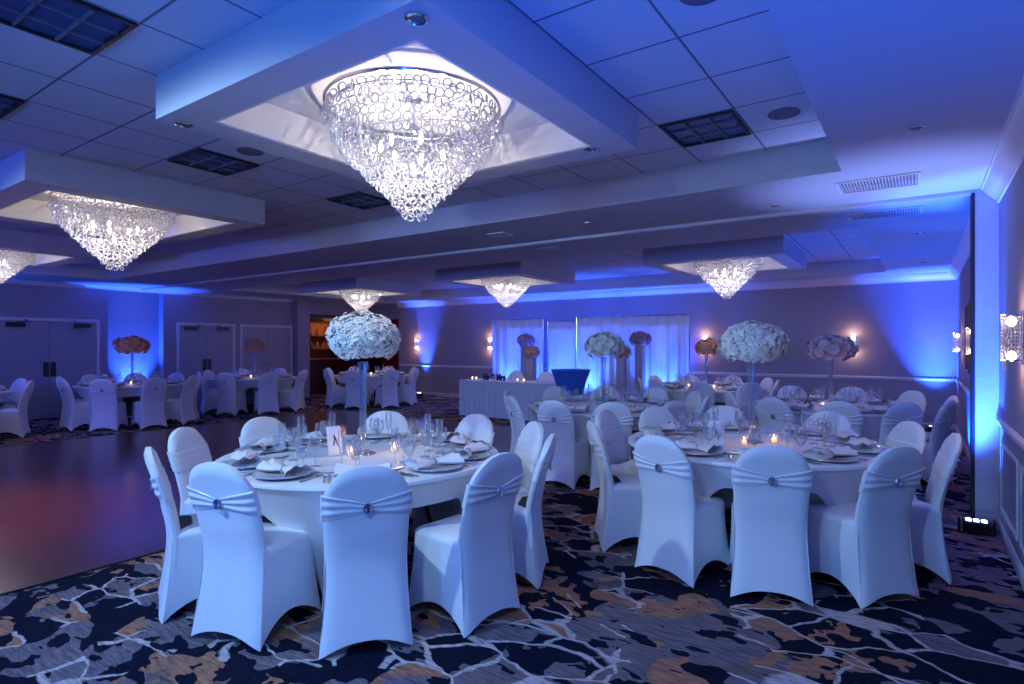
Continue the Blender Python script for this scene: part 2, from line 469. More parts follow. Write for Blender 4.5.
# partition track
structure(MB().box(XL, XR, YT - 0.035, YT - 0.012, ZC - 0.03, ZC).box(XL, XR, YT + 0.012, YT + 0.035, ZC - 0.03, ZC).box(XL, XR, YT - 0.012, YT + 0.012, ZC - 0.008, ZC).build('trim_6', 'trim_paint', smooth=False))

# ------------------------------------------------------------------ setting: walls
WT = 0.12
structure(MB().box(XR, XR + WT, YB, YF, 0, ZC).build('wall_right', 'wall_paper', smooth=False))
structure(MB().box(-19, XR + WT, YB - WT, YB, 0, ZC).build('wall_rear', 'wall_paper', smooth=False))
structure(MB().box(-13.3, XR + WT, YF, YF + WT, 0, ZC).box(-19, -13.3, YF, YF + WT, 2.33, ZC).build('wall_far', 'wall_paper', smooth=False))
# left wall with the niche and the bar opening
N0, N1 = 5.57, 6.72
wl = MB()
wl.box(XL - WT, XL, YB, N0, 0, ZC).box(XL - WT, XL, N1, 10.6, 0, ZC)
wl.box(XL - WT, XL, 10.6, YF + WT, 2.33, ZC)
wl.box(XL - 0.22 - WT, XL - 0.22, N0 - 0.05, N1 + 0.05, 0, ZC)
wl.box(XL - 0.22, XL - WT, N0 - 0.05, N0, 0, ZC).box(XL - 0.22, XL - WT, N1, N1 + 0.05, 0, ZC)
structure(wl.build('wall_left', 'wall_paper', smooth=False))
structure(MB().box(XL, XL + 0.22, 10.22, 10.62, 0, ZC).build('wall_left', 'wall_paper', smooth=False))
# pier holding the folded partition
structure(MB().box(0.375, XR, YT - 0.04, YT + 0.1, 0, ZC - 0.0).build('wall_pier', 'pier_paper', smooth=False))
structure(MB().box(0.352, 0.375, YT - 0.05, YT + 0.11, 0, ZC - 0.03).build('trim_7', 'black_jamb', smooth=False))

def rail(name, x0, y0, x1, y1, nx, ny, z=0.86, h=0.06, d=0.022, mat='trim_paint'):
    prof = [(0, 0), (d * 0.5, 0), (d * 0.6, h * 0.25), (d, h * 0.5), (d, h * 0.75), (d * 0.6, h), (0, h)]
    rings = [[(p[0] + nx * a, p[1] + ny * a, z + b) for a, b in prof] for p in ((x0, y0), (x1, y1))]
    return structure(MB().loft(rings, True, True).build(name, mat, smooth=False))
rail('trim_8', XR, YB, XR, YT - 0.05, -1, 0)
rail('trim_9', XR, YT + 0.11, XR, YF, -1, 0)
rail('trim_10', XR, YF, -13.25, YF, 0, -1)
for n_, a in (('baseboard_right', (XR, YB, XR, YT - 0.05, -1, 0)), ('baseboard_right', (XR, YT + 0.11, XR, YF, -1, 0)), ('baseboard_far', (XR, YF, -13.25, YF, 0, -1)),
              ('baseboard_left', (XL, YB, XL, 3.6, 1, 0)), ('baseboard_pier', (0.38, YT - 0.04, XR, YT - 0.04, 0, -1))):
    rail(n_, *a, z=0.0, h=0.11, d=0.018)
# picture-frame panel moulding on the wainscot of the near right wall
pm = MB()
for y0 in (1.55, 2.75, 3.95, 5.05):
    y1 = y0 + 0.95
    for a in ((y0, y1, 0.22, 0.245), (y0, y1, 0.72, 0.745), (y0, y0 + 0.025, 0.245, 0.72), (y1 - 0.025, y1, 0.245, 0.72)):
        pm.box(XR - 0.012, XR, *a)
structure(pm.build('trim_11', 'trim_paint', smooth=False))

# double doors on the left wall
def double_door(idx, y0, y1, plates, closers):
    e = structure(empty('door_%d' % idx, (XL, (y0 + y1) / 2, 0)))
    hw = (y1 - y0) / 2; t = 2.0
    f = MB().box(0, 0.035, -hw - 0.06, -hw, 0, t + 0.06).box(0, 0.035, hw, hw + 0.06, 0, t + 0.06).box(0, 0.035, -hw, hw, t, t + 0.06)
    f.build('door_frame', 'trim_paint', e, False)
    for s in (-1, 1):
        a, b = (-hw + 0.004, -0.003) if s < 0 else (0.003, hw - 0.004)
        lf = MB().box(0.002, 0.02, a, b, 0.012, t - 0.004).build('door_leaf', 'door_paint', e, False)
        if plates:
            MB().box(0.02, 0.03, -0.11 if s < 0 else 0.012, -0.012 if s < 0 else 0.11, 0.86, 1.16, 0.003).build('push_plate', 'dark_metal', lf, False)
        else:
            MB().tube([(0.02, s * 0.08, 1.0), (0.06, s * 0.08, 1.0), (0.06, s * 0.16, 1.0)], 0.01, 8).build('door_handle', 'dark_metal', lf)
        if closers:
            c0, c1 = (-hw + 0.12, -hw + 0.42) if s < 0 else (hw - 0.42, hw - 0.12)
            q = MB().box(0.02, 0.09, c0, c1, t - 0.13, t - 0.04, 0.006)
            q.tube([(0.06, (c0 + c1) / 2, t - 0.05), (0.20, (c0 + c1) / 2 + s * -0.18, t - 0.02), (0.03, c0 if s > 0 else c1, t + 0.02)], 0.009, 6)
            q.build('door_closer', 'dark_metal', lf)
double_door(1, 3.67, 5.34, True, True)
double_door(2, 7.08, 8.42, True, True)
double_door(3, 8.68, 10.12, False, False)

# bar room behind the opening
structure(MB().box(-18.2, -18.1, 9.5, YF + 3, 0, ZC).build('wall_bar', 'maroon', smooth=False))
structure(MB().box(-18.2, XL - WT, 9.4, 9.5, 0, ZC).build('wall_bar_side', 'maroon', smooth=False))
structure(MB().box(-18.2, -12.6, YF + 2.9, YF + 3, 0, ZC).build('wall_bar_end', 'maroon', smooth=False))
structure(MB().box(-12.8, -12.7, YF + WT, YF + 2.9, 0, ZC).build('wall_bar_right', 'maroon', smooth=False))
# framing of the opening
structure(MB().box(XL, XL + 0.02, 10.62, 10.72, 0, 2.33).box(XL, XL + 0.02, 10.62, YF, 2.33, 2.42).build('trim_12', 'dark_wood', smooth=False))
bs = empty('bar_shelf_unit', (-17.0, 12.3, 0))
tag(bs, 'dark wooden back-bar cabinet with warm lit shelves behind the bar opening', 'bar cabinet')
MB().box(-0.25, -0.2, -2.4, 2.4, 0.0, 2.3).build('back_panel', 'bar_back', bs, False)
q = MB()
for y in (-2.4, -1.2, 0, 1.2, 2.36): q.box(-0.2, 0.2, y, y + 0.04, 0, 2.3)
q.build('upright', 'dark_wood', bs, False)
for z in (0.95, 1.35, 1.8, 2.27): MB().box(-0.2, 0.2, -2.36, 2.36, z, z + 0.03).build('shelf', 'dark_wood', bs, False)
MB().box(-0.2, 0.22, -2.36, 2.36, 0.0, 0.95).build('lower_cupboard', 'dark_wood', bs, False)
light('bar_lamp', 'POINT', (-16.4, 11.9, 2.1), 26, (1, 0.42, 0.18), 0.1)
light('bar_lamp', 'POINT', (-16.4, 13.3, 2.1), 14, (1, 0.38, 0.18), 0.1)
bottle = MB().lathe([(0.036, 0), (0.038, 0.01), (0.038, 0.16), (0.03, 0.19), (0.013, 0.215), (0.013, 0.27), (0.016, 0.275), (0.016, 0.29)], 10)
bo = tag(bottle.build('liquor_bottle', 'bottle_glass'), 'amber liquor bottle standing on the lit back-bar shelves', 'bottle', 'bottles on the back bar')
k = 0
for zz in (1.38, 1.83):
    for j in range(18):
        yy = 10.15 + 0.24 * j
        if min(abs(yy - 12.3 - u) for u in (-2.38, -1.18, 0.02, 1.22, 2.38)) < 0.07: yy += 0.1
        place(bo, (-16.98 + rnd.uniform(-.05, .08), yy, zz), 0)
bc = empty('bar_counter', (-15.7, 12.2, 0))
tag(bc, 'dark bar counter with maroon edge standing in the opening behind the bar side table', 'counter')
MB().box(-0.25, 0.25, -1.5, 1.6, 0, 1.03).build('counter_body', 'dark_wood', bc, False)
MB().box(-0.32, 0.36, -1.55, 1.65, 1.03, 1.08, 0.01).build('counter_top', 'maroon', bc, False)

# ------------------------------------------------------------------ ceiling fittings
def troffer(x0, x1, y0, y1, label):
    e = empty('ceiling_light', ((x0 + x1) / 2, (y0 + y1) / 2, ZT)); tag(e, label, 'ceiling light', 'unlit square ceiling lights')
    hx, hy = (x1 - x0) / 2, (y1 - y0) / 2
    slab_with_holes(MB(), -hx, hx, -hy, hy, -0.018, 0.0, [(-hx + .02, hx - .02, -hy + .02, hy - .02)]).build('frame', 'black_plastic', e, False)
    MB().box(-hx + .02, hx - .02, -hy + .02, hy - .02, -0.003, -0.001).build('reflector', 'glass_blue', e, False)
    q = MB()
    for i in range(1, 3):
        x = -hx + i * 2 * hx / 3; q.box(x - .006, x + .006, -hy + .02, hy - .02, -0.016, -0.003)
        y = -hy + i * 2 * hy / 3; q.box(-hx + .02, hx - .02, y - .006, y + .006, -0.016, -0.003)
    q.build('louvre', 'speaker_grey', e, False)
principled('glass_blue', (0.05, 0.09, 0.20), 0.25, 0.0)
def cell(cx, cyy):
    x0 = LX + math.floor((cx - LX) / PX) * PX; y0 = LY + math.floor((cyy - LY) / PY) * PY
    return x0 + .01, x0 + PX - .01, y0 + .01, y0 + PY - .01
for cx_, cy_, lb in [(-3.36, 1.1, 'large unlit louvred ceiling light at the top left corner'), (-1.25, 4.2, 'unlit square ceiling light between the large chandelier and right wall'),
                     (-4.9, 2.65, 'unlit square ceiling light between the two left chandeliers'), (-4.9, 4.2, 'small unlit ceiling light left below the large chandelier'),
                     (-4.9, 1.2, 'unlit ceiling light cut by the left edge')]:
    troffer(*cell(cx_, cy_), lb)

def downlight(x, y, z, label, lit=True, r=0.055):
    e = empty('recessed_downlight', (x, y, z)); tag(e, label, 'downlight', 'small round recessed downlights')
    MB().lathe([(r, 0), (r * 1.25, 0), (r * 1.25, -0.006), (r, -0.010), (r * 0.85, -0.004), (r * 0.8, 0.0)], 24, cap0=False, cap1=False).build('trim_ring', 'chrome', e)
    MB().lathe([(r * 0.02, -0.004), (r * 0.84, -0.003)], 20, cap0=True, cap1=False).build('lamp_lens', 'down_glow' if lit else 'speaker_grey', e)
for px, py, z, lb, lit in [(417, 18, ZC, 'round downlight in the coffer rim above the large chandelier', False), (590, 149, ZC, 'round downlight in the right corner of the large coffer rim', False),
                      (184, 124, ZC, 'round downlight in the left corner of the large coffer rim', False), (587, 222, ZC, 'lit round downlight in the ceiling beam beside the track', True),
                      (775, 206, ZC, 'round downlight by the track left of the ceiling vents', False), (917, 127, ZC, 'round downlight in the right ceiling strip', False),
                      (834, 217, ZC, 'round downlight beyond the track below the vents', False), (920, 233, ZC, 'round downlight beyond the track near the right wall', False),
                      (923, 262, ZC, 'farthest round downlight near the right far corner', False), (633, 240, ZC, 'round downlight beyond the track in the middle', False)]:
    x, y = at(px, py, z); downlight(x, y, z, lb, lit, 0.038)
for px, py, lb in [(784, 113, 'round grey ceiling speaker right of the square ceiling light'), (250, 151, 'round grey ceiling speaker near the left corner of large coffer'), (702, 1, 'round grey ceiling speaker at the top edge')]:
    x, y = at(px, py if py > 5 else -9, ZT)
    e = empty('ceiling_speaker', (x, y, ZT)); tag(e, lb, 'speaker')
    MB().lathe([(0.1, 0), (0.1, -0.008), (0.085, -0.012)], 28, cap0=False, cap1=False).build('trim_ring', 'speaker_grey', e)
    MB().lathe([(0.001, -0.009), (0.086, -0.010)], 28, cap1=False).build('grille', 'speaker_grey', e)
def vent(x, y, w_, d_, z, n, label):
    e = empty('ceiling_vent', (x, y, z)); tag(e, label, 'air vent')
    slab_with_holes(MB(), -w_ / 2, w_ / 2, -d_ / 2, d_ / 2, -0.012, 0, [(-w_ / 2 + .02, w_ / 2 - .02, -d_ / 2 + .02, d_ / 2 - .02)]).build('frame', 'trim_paint', e, False)
    MB().box(-w_ / 2 + .02, w_ / 2 - .02, -d_ / 2 + .02, d_ / 2 - .02, -0.002, -0.001).build('backing', 'speaker_grey', e, False)
    q = MB()
    for i in range(n):
        xx = -w_ / 2 + .03 + (w_ - .06) * i / (n - 1); q.box(xx - .004, xx + .004, -d_ / 2 + .02, d_ / 2 - .02, -0.010, -0.002)
    q.box(-w_ / 2 + .02, w_ / 2 - .02, -.004, .004, -0.011, -0.002)
    q.build('grille', 'trim_paint', e, False)
x, y = at(878, 183, ZC); vent(x, y, 0.56, 0.40, ZC, 24, 'wide white air vent on this side of the ceiling track')
x, y = at(884, 213, ZC); vent(x, y, 0.62, 0.36, ZC, 26, 'wide white air vent just beyond the ceiling track')
x, y = at(500, 234, ZC); vent(x, y, 0.24, 0.2, ZC, 8, 'small square air vent on the near side of the track, centre')
x, y = at(550, 248, ZC); vent(x, y, 0.24, 0.2, ZC, 8, 'small square air vent beyond the track, centre')
x, y = at(488, 182, ZT); vent(x, y, 0.55, 0.06, ZT, 16, 'thin slot vent below the right side of the large chandelier')

# ------------------------------------------------------------------ chandeliers
def prof_r(z):   # z measured from the rim, downward negative
    P = [(0, .53), (-.06, .528), (-.13, .52), (-.18, .50), (-.23, .465), (-.28, .43), (-.33, .385), (-.38, .34), (-.42, .295), (-.47, .24), (-.52, .19), (-.57, .14), (-.62, .10), (-.66, .06), (-.69, .04)]
    for (a, ra), (b, rb) in zip(P, P[1:]):
        if a >= z >= b: return ra + (rb - ra) * (z - a) / (b - a)
    return .04
LR = 0.025
ring_mesh = MB().torus(LR, 0.0042, 14, 5, Matrix.Rotation(R(90), 4, 'X')).mesh('glass_ring', 'crystal')
def ring_list(step=0.043, dens=0.050):
    out = []; z = -0.055; row = 0; g = random.Random(3)
    while z > -0.69:
        r = prof_r(z); n = max(5, int(2 * PI * r / dens))
        for j in range(n):
            a = 2 * PI * (j + 0.5 * (row % 2)) / n + g.uniform(-.02, .02)
            out.append((r * math.cos(a) * g.uniform(.97, 1.02), r * math.sin(a) * g.uniform(.97, 1.02), z + g.uniform(-.006, .006), a + PI / 2 + g.uniform(-.7, .7), g.uniform(-.35, .35)))
        z -= step; row += 1
    # inner layer, seen from below
    for rr, z in ((.42, -.12), (.34, -.2), (.26, -.3), (.17, -.42)):
        n = int(2 * PI * rr / 0.05)
        for j in range(n):
            a = 2 * PI * j / n
            out.append((rr * math.cos(a), rr * math.sin(a), z + g.uniform(-.02, .02), a + g.uniform(0, 3), g.uniform(-.4, .4)))
    return out
RINGS = ring_list()
def ringmat(r): return Matrix.Translation((r[0], r[1], r[2])) @ Matrix.Rotation(r[3], 4, 'Z') @ Matrix.Rotation(r[4], 4, 'X')
_base = MB().torus(LR, 0.0042, 12, 4, Matrix.Rotation(R(90), 4, 'X'))
def ring_mass(items):
    q = MB()
    for r in items: q.merge(_base, ringmat(r))
    return q
ALLM = ring_mass(RINGS).mesh('glass_rings', 'crystal')
def chandelier(x, y, label, full, facing, power):
    e = empty('crystal_chandelier', (x, y, 2.965)); tag(e, label, 'chandelier', 'crystal ring chandeliers')
    MB().lathe([(0.05, 0.085), (0.055, 0.08), (0.055, 0.055), (0.045, 0.045), (0.012, 0.04), (0.012, -0.10), (0.03, -0.11), (0.03, -0.15), (0.01, -0.16)], 24).build('canopy', 'chrome', e)
    q = MB().torus(0.53, 0.010, 64, 6).torus(0.50, 0.004, 48, 5, Matrix.Translation((0, 0, -.045)))
    for j in range(6):
        a = 2 * PI * j / 6; q.tube([(0.02 * math.cos(a), 0.02 * math.sin(a), -.06), (.53 * math.cos(a), .53 * math.sin(a), 0)], 0.004, 5)
    q.build('rim_frame', 'chrome', e)
    g = random.Random(5)
    for j in range(7):
        a = 2 * PI * j / 7 + .3; rr = .2 if j else 0
        MB().lathe([(0.004, -.035), (0.010, -.02), (0.013, 0), (0.010, .02), (0.006, .03)], 10, (rr * math.cos(a), rr * math.sin(a), -.25 if j else -.38)).build('bulb', 'bulb_glow', e)
    if full:
        sc_ = sorted(range(len(RINGS)), key=lambda i: -(RINGS[i][0] * facing[0] + RINGS[i][1] * facing[1] + (RINGS[i][2] + .3) * 0.2 if RINGS[i][2] < -.1 else -9))
        sel = set(sc_[:400:4])
        key = tuple(sorted(sel))
        rest = ring_mass([r for i, r in enumerate(RINGS) if i not in sel]).build('glass_rings', 'crystal', e)
        rest['kind'] = 'stuff'
        for i in sorted(sel):
            o = link('glass_ring', ring_mesh, e, RINGS[i][:3]); o.rotation_euler = (RINGS[i][4], 0, RINGS[i][3])
    else:
        o = link('glass_rings', ALLM, e); o['kind'] = 'stuff'
    light('chandelier_lamp', 'POINT', (x, y, 2.965 - .33), power, (1, 0.88, 0.82), 0.035)
    light('chandelier_lamp', 'POINT', (x + .05, y - .1, 2.965 - .50), power * 0.04, (1, 0.80, 0.70), 0.05)
CH = [('large crystal ring chandelier in the nearest ceiling coffer', 1, (.697, -.716), 26), ('crystal ring chandelier in the second coffer at left', 1, (.93, -.36), 22),
      ('crystal chandelier cut by the left edge', 1, (.97, -.23), 22), ('small far crystal chandelier at right above the back tables', 0, None, 22),
      ('small far crystal chandelier in the middle above the backdrop', 0, None, 22), ('farthest crystal chandelier above the bar side table', 0, None, 22)]
for (x, y), (lb, f_, fc, pw) in zip(COF, CH): chandelier(x, y, lb, f_, fc, pw)

# ------------------------------------------------------------------ wall sconces
def sconce(x, y, rz, label, power=5):
    e = empty('wall_sconce', (x, y, 1.55), rz); tag(e, label, 'wall lamp', 'crystal wall sconces')   # local -y points into the room
    MB().box(-.05, .05, -.015, 0, -.17, .17, .004).build('back_plate', 'chrome', e, False)
    q = MB()
    for j in range(15):
        a = PI + PI * j / 14
        for z in [(-.12 + .024 * i) for i in range(11)]:
            q.merge(MB().torus(.011, .0022, 8, 4, Matrix.Rotation(R(90), 4, 'X')), Matrix.Translation((.085 * math.cos(a), -.02 + .085 * math.sin(a), z)) @ Matrix.Rotation(a + PI / 2 + rnd.uniform(-.5, .5), 4, 'Z'))
    o = q.build('crystal_drops', 'crystal', e); o['kind'] = 'stuff'
    MB().torus(.088, .004, 24, 5, Matrix.Translation((0, -.02, .14))).torus(.088, .004, 24, 5, Matrix.Translation((0, -.02, -.14))).build('rim', 'chrome', e)
    for z in (.10, -.12):
        MB().lathe([(.004, -.03), (.022, -.015), (.026, 0.005), (.02, .025), (.006, .035)], 12, (0, -.055, z)).build('bulb', 'sconce_glow', e)
    v = Matrix.Rotation(rz, 3, 'Z') @ Vector((0, -.12, 0))
    for z in (.17, -.17):
        light('sconce_lamp', 'POINT', (x + v.x, y + v.y, 1.55 + z), power, (1, 0.55, 0.36), 0.03)
sconce(XR, 4.85, R(-90), 'large crystal wall sconce on the near right wall', 1.6)
sconce(XR, 8.3, R(-90), 'crystal wall sconce on the right wall beyond the pier', 1.2)
sconce(XR, 11.4, R(-90), 'farthest crystal wall sconce on the right wall', 1.2)
for X, lb in [(-12.5, 'lit wall sconce on the far wall right of the bar opening'), (-9.73, 'lit wall sconce left of the white drapes'),
              (-3.87, 'lit wall sconce behind the peach flowers right of the drapes'), (-1.05, 'lit wall sconce behind the back right bouquet')]:
    sconce(X, YF, 0, lb, 2.5)
# framed mirror on the right wall
e = empty('framed_mirror', (XR, 9.75, 1.6)); tag(e, 'tall narrow brown framed mirror on the right wall beyond the pier', 'mirror')
slab_frame = MB()
slab_frame.box(-.03, 0, -.34, -.30, -.46, .46).box(-.03, 0, .30, .34, -.46, .46).box(-.03, 0, -.30, .30, -.46, -.42).box(-.03, 0, -.30, .30, .42, .46)
slab_frame.build('frame', 'frame_brown', e, False)
MB().box(-.012, -.002, -.30, .30, -.42, .42).build('mirror_pane', 'mirror_glass', e, False)
tag(MB().box(XR - .02, XR, 5.68, 5.76, 1.32, 1.46, .003).build('wall_thermostat', 'trim_paint', smooth=False), 'small box control on the right wall beside the pier', 'wall control')

# ------------------------------------------------------------------ uplight fixtures
up = empty('uplight_fixture'); tag(up, 'u', 'uplight', 'uplights on the floor along the walls')
MB().box(-.09, .09, -.07, .07, .015, .10, .012).build('housing', 'black_plastic', up, False)
MB().box(-.12, -.10, -.04, .04, 0, .12, .004).box(.10, .12, -.04, .04, 0, .12, .004).box(-.12, .12, -.03, .03, 0, .012).build('bracket', 'dark_metal', up, False)
for i in range(6):
    MB().lathe([(.020, 0), (.018, .005), (.004, .008)], 12, (-.05 + .05 * (i % 3), -.025 + .05 * (i // 3), .10)).build('lens', 'led_lens', up)
for (x, y, *_), lb in zip(UP, ['glowing uplight at the far wall right of the bar opening', 'glowing uplight in the far right corner', 'uplight in the blue niche on the left wall',
                              'uplight at the left end of the drapes', 'uplight at the middle of the drapes', 'uplight at the right end of the drapes', 'glowing uplight on the carpet beside the right pier', 'added uplight behind the head table before the middle drape']):
    place(up, (x, y, 0), R(90) if x < -14 else (0 if x > 0 or y > 12.5 else R(12)), lb)

# ------------------------------------------------------------------ backdrop drapes
YD = 12.62
def drape(name, x0, x1, z0, z1, y, amp, freq, mat, label):
    e = empty(name, ((x0 + x1) / 2, y, 0)); tag(e, label, 'drape')
    n = int((x1 - x0) * 60); q = MB(); L = (x1 - x0)
    g = random.Random(int(x0 * 10)); ph = [g.uniform(0, 6) for _ in range(4)]
    rings = []
    for k_ in range(9):
        v = k_ / 8; z = z0 + (z1 - z0) * v
        a_ = amp * (1.0 - .35 * v)
        row = []
        for i in range(n + 1):
            x = -L / 2 + L * i / n
            s = math.sin(x * freq + ph[0] + .5 * math.sin(x * 2.1 + ph[1])) + .35 * math.sin(x * freq * 2.3 + ph[2])
            row.append((x, s * a_, z))
        rings.append(row)
    q.loft(rings, closed=False)
    o = q.build('cloth', mat, e)
    sm = o.modifiers.new('thickness', 'SOLIDIFY'); sm.thickness = 0.004
    MB().tube([(-L / 2 - .03, 0, z1 + .01), (L / 2 + .03, 0, z1 + .01)], .016, 8).build('rod', 'chrome', e)
    for s in (-1, 1):
        MB().tube([(s * (L / 2 + .01), 0, 0.01), (s * (L / 2 + .01), 0, z1 + .01)], .018, 8).lathe([(.16, 0), (.16, .012), (.02, .014)], 16, (s * (L / 2 + .01), 0, 0)).build('upright', 'chrome', e)
    return e
xa, xb, xc, xd = on_y(493, YD), on_y(543, YD), on_y(577, YD), on_y(689, YD)
drape('backdrop_drape', xa, xb, 0.02, 2.17, YD, .035, 24, 'table_linen', 'white pleated backdrop drape at the left, behind the head table')
drape('backdrop_drape', xc, xd, 0.02, 2.17, YD, .035, 22, 'table_linen', 'wide white pleated backdrop drape at the right, behind the flower columns')
drape('backdrop_drape', xb + .08, xc - .08, 0.02, 2.10, YD + .12, .012, 10, 'sash_cloth', 'plain backdrop drape in the middle, behind the cocktail table')

# ------------------------------------------------------------------ flowers
def rose_mb(r=1.0):
    q = MB()
    def petal(rad, tilt, a, wd, h, open_):
        vs = []; nu, nv = 4, 3
        for i in range(nv + 1):
            v = i / nv
            for j in range(nu + 1):
                u = -1 + 2 * j / nu
                rr = rad * (0.35 + 0.65 * math.sin(v * PI / 2)) + open_ * v * v
                zz = -h * .5 + h * v - (.10 * u * u * v)
                ang = a + u * wd * (0.6 + .4 * math.sin(v * PI * .8))
                vs.append((rr * math.cos(ang) * (1 + .03 * tilt), rr * math.sin(ang), zz))
        fs = [(i * (nu + 1) + j, i * (nu + 1) + j + 1, (i + 1) * (nu + 1) + j + 1, (i + 1) * (nu + 1) + j) for i in range(nv) for j in range(nu)]
        q.add(vs, fs)
    for k_ in range(3): petal(.16, 0, 2.1 * k_, 1.1, .75, .02)
    for k_ in range(4): petal(.36, 0, .4 + PI / 2 * k_, .95, .72, .12)
    for k_ in range(5): petal(.58, 0, .1 + 2 * PI / 5 * k_, .78, .62, .28)
    for k_ in range(6): petal(.72, 0, .7 + 2 * PI / 6 * k_, .66, .40, .42)
    q.lathe([(.05, -.45), (.45, -.30), (.62, -.10), (.4, .0), (.1, .1)], 8)
    return MB().add([(v[0] * r, v[1] * r, v[2] * r) for v in q.v], q.f)
ROSE = rose_mb(0.034)
rose_w, rose_b = ROSE.mesh('rose', 'petal_white'), ROSE.mesh('rose', 'petal_blush')
def floret_mb():
    q = MB()
    for k_ in range(4):
        a = k_ * PI / 2; c_, s_ = math.cos(a), math.sin(a)
        P = [(0, 0, 0), (.006, -.005, .002), (.013, -.004, .0005), (.014, .004, .0005), (.006, .005, .002)]
        q.add([(x * c_ - y * s_, x * s_ + y * c_, z) for x, y, z in P], [(0, 1, 2, 3, 4)])
    return q
FLO = floret_mb()
def orient(n_):
    return Vector(n_).normalized().to_track_quat('Z', 'Y').to_matrix().to_4x4()
def ball_points(rx, rz, n, g, zmin=-.75):
    out = []; ga = PI * (3 - 5 ** .5)
    for i in range(int(n * 2 / (1 - zmin))):
        z = 1 - 2 * (i + .5) / int(n * 2 / (1 - zmin))
        if z < zmin: continue
        a = i * ga; rr = math.sqrt(1 - z * z)
        lump = 1 + .07 * math.sin(3 * a + 2 * z) + g.uniform(-.04, .05)
        p = Vector((rx * rr * math.cos(a) * lump, rx * rr * math.sin(a) * lump, rz * z * lump))
        nn = Vector((rr * math.cos(a), rr * math.sin(a), z * 1.2))
        out.append((p, nn))
    return out
def bouquet(x, y, z, rx, rz, label, near, mats, seed, nrose=40):
    g = random.Random(seed); e = empty('flower_bouquet', (x, y, z)); tag(e, label, 'flower arrangement', 'domed bouquets on tall stands')
    pts = ball_points(rx * .95, rz * .93, nrose, g)
    core = MB().lathe([(rx * .05, -rz * .75), (rx * .6, -rz * .62), (rx * .84, -rz * .2), (rx * .84, rz * .15), (rx * .62, rz * .58), (rx * .3, rz * .78), (.01, rz * .84)], 20)
    sc_ = rx / .24
    fl = MB()
    for p, nn in ball_points(rx * .97, rz * .97, 620 if near else 400, g, -.75):
        fl.merge(FLO, Matrix.Translation(p) @ orient(nn + Vector((g.uniform(-.5, .5), g.uniform(-.5, .5), g.uniform(-.5, .5)))) @ Matrix.Rotation(g.uniform(0, 6), 4, 'Z') @ Matrix.Scale(g.uniform(1.2, 1.7) * (1 if near else 1.7), 4))
    if near:
        core.build('foliage_core', 'floret_shade', e)
        o = fl.build('florets', 'floret_white', e, False); o['kind'] = 'stuff'
        for p, nn in pts:
            o = link('rose', rose_b if g.random() < mats else rose_w, e, p)
            s_ = g.uniform(.8, 1.15) * sc_; o.scale = (s_, s_, s_)
            o.rotation_euler = (orient(nn) @ Matrix.Rotation(g.uniform(0, 6), 4, 'Z')).to_euler()
    else:
        core.build('foliage_core', mats, e)
        q = MB()
        for p, nn in pts: q.merge(ROSE, Matrix.Translation(p) @ orient(nn) @ Matrix.Scale(g.uniform(1.15, 1.5) * sc_, 4))
        o = q.build('blossoms', mats, e); o['kind'] = 'stuff'
    return e
def glass_vase(x, y, z0, h, label, r=.032, top=.034, mat='vase_glass'):
    prof = [(.085, 0), (.088, .006), (.07, .012), (r * .75, .03), (r * .72, h * .5), (r * .85, h * .85), (top, h), (top - .004, h), (r * .85 - .005, h * .85), (r * .72 - .005, h * .5), (r * .7 - .005, .05), (.005, .04)]
    o = MB().lathe(prof, 24).build('glass_vase', mat, None, True, (x, y, z0))
    return tag(o, label, 'vase', 'tall glass vases on the tables')

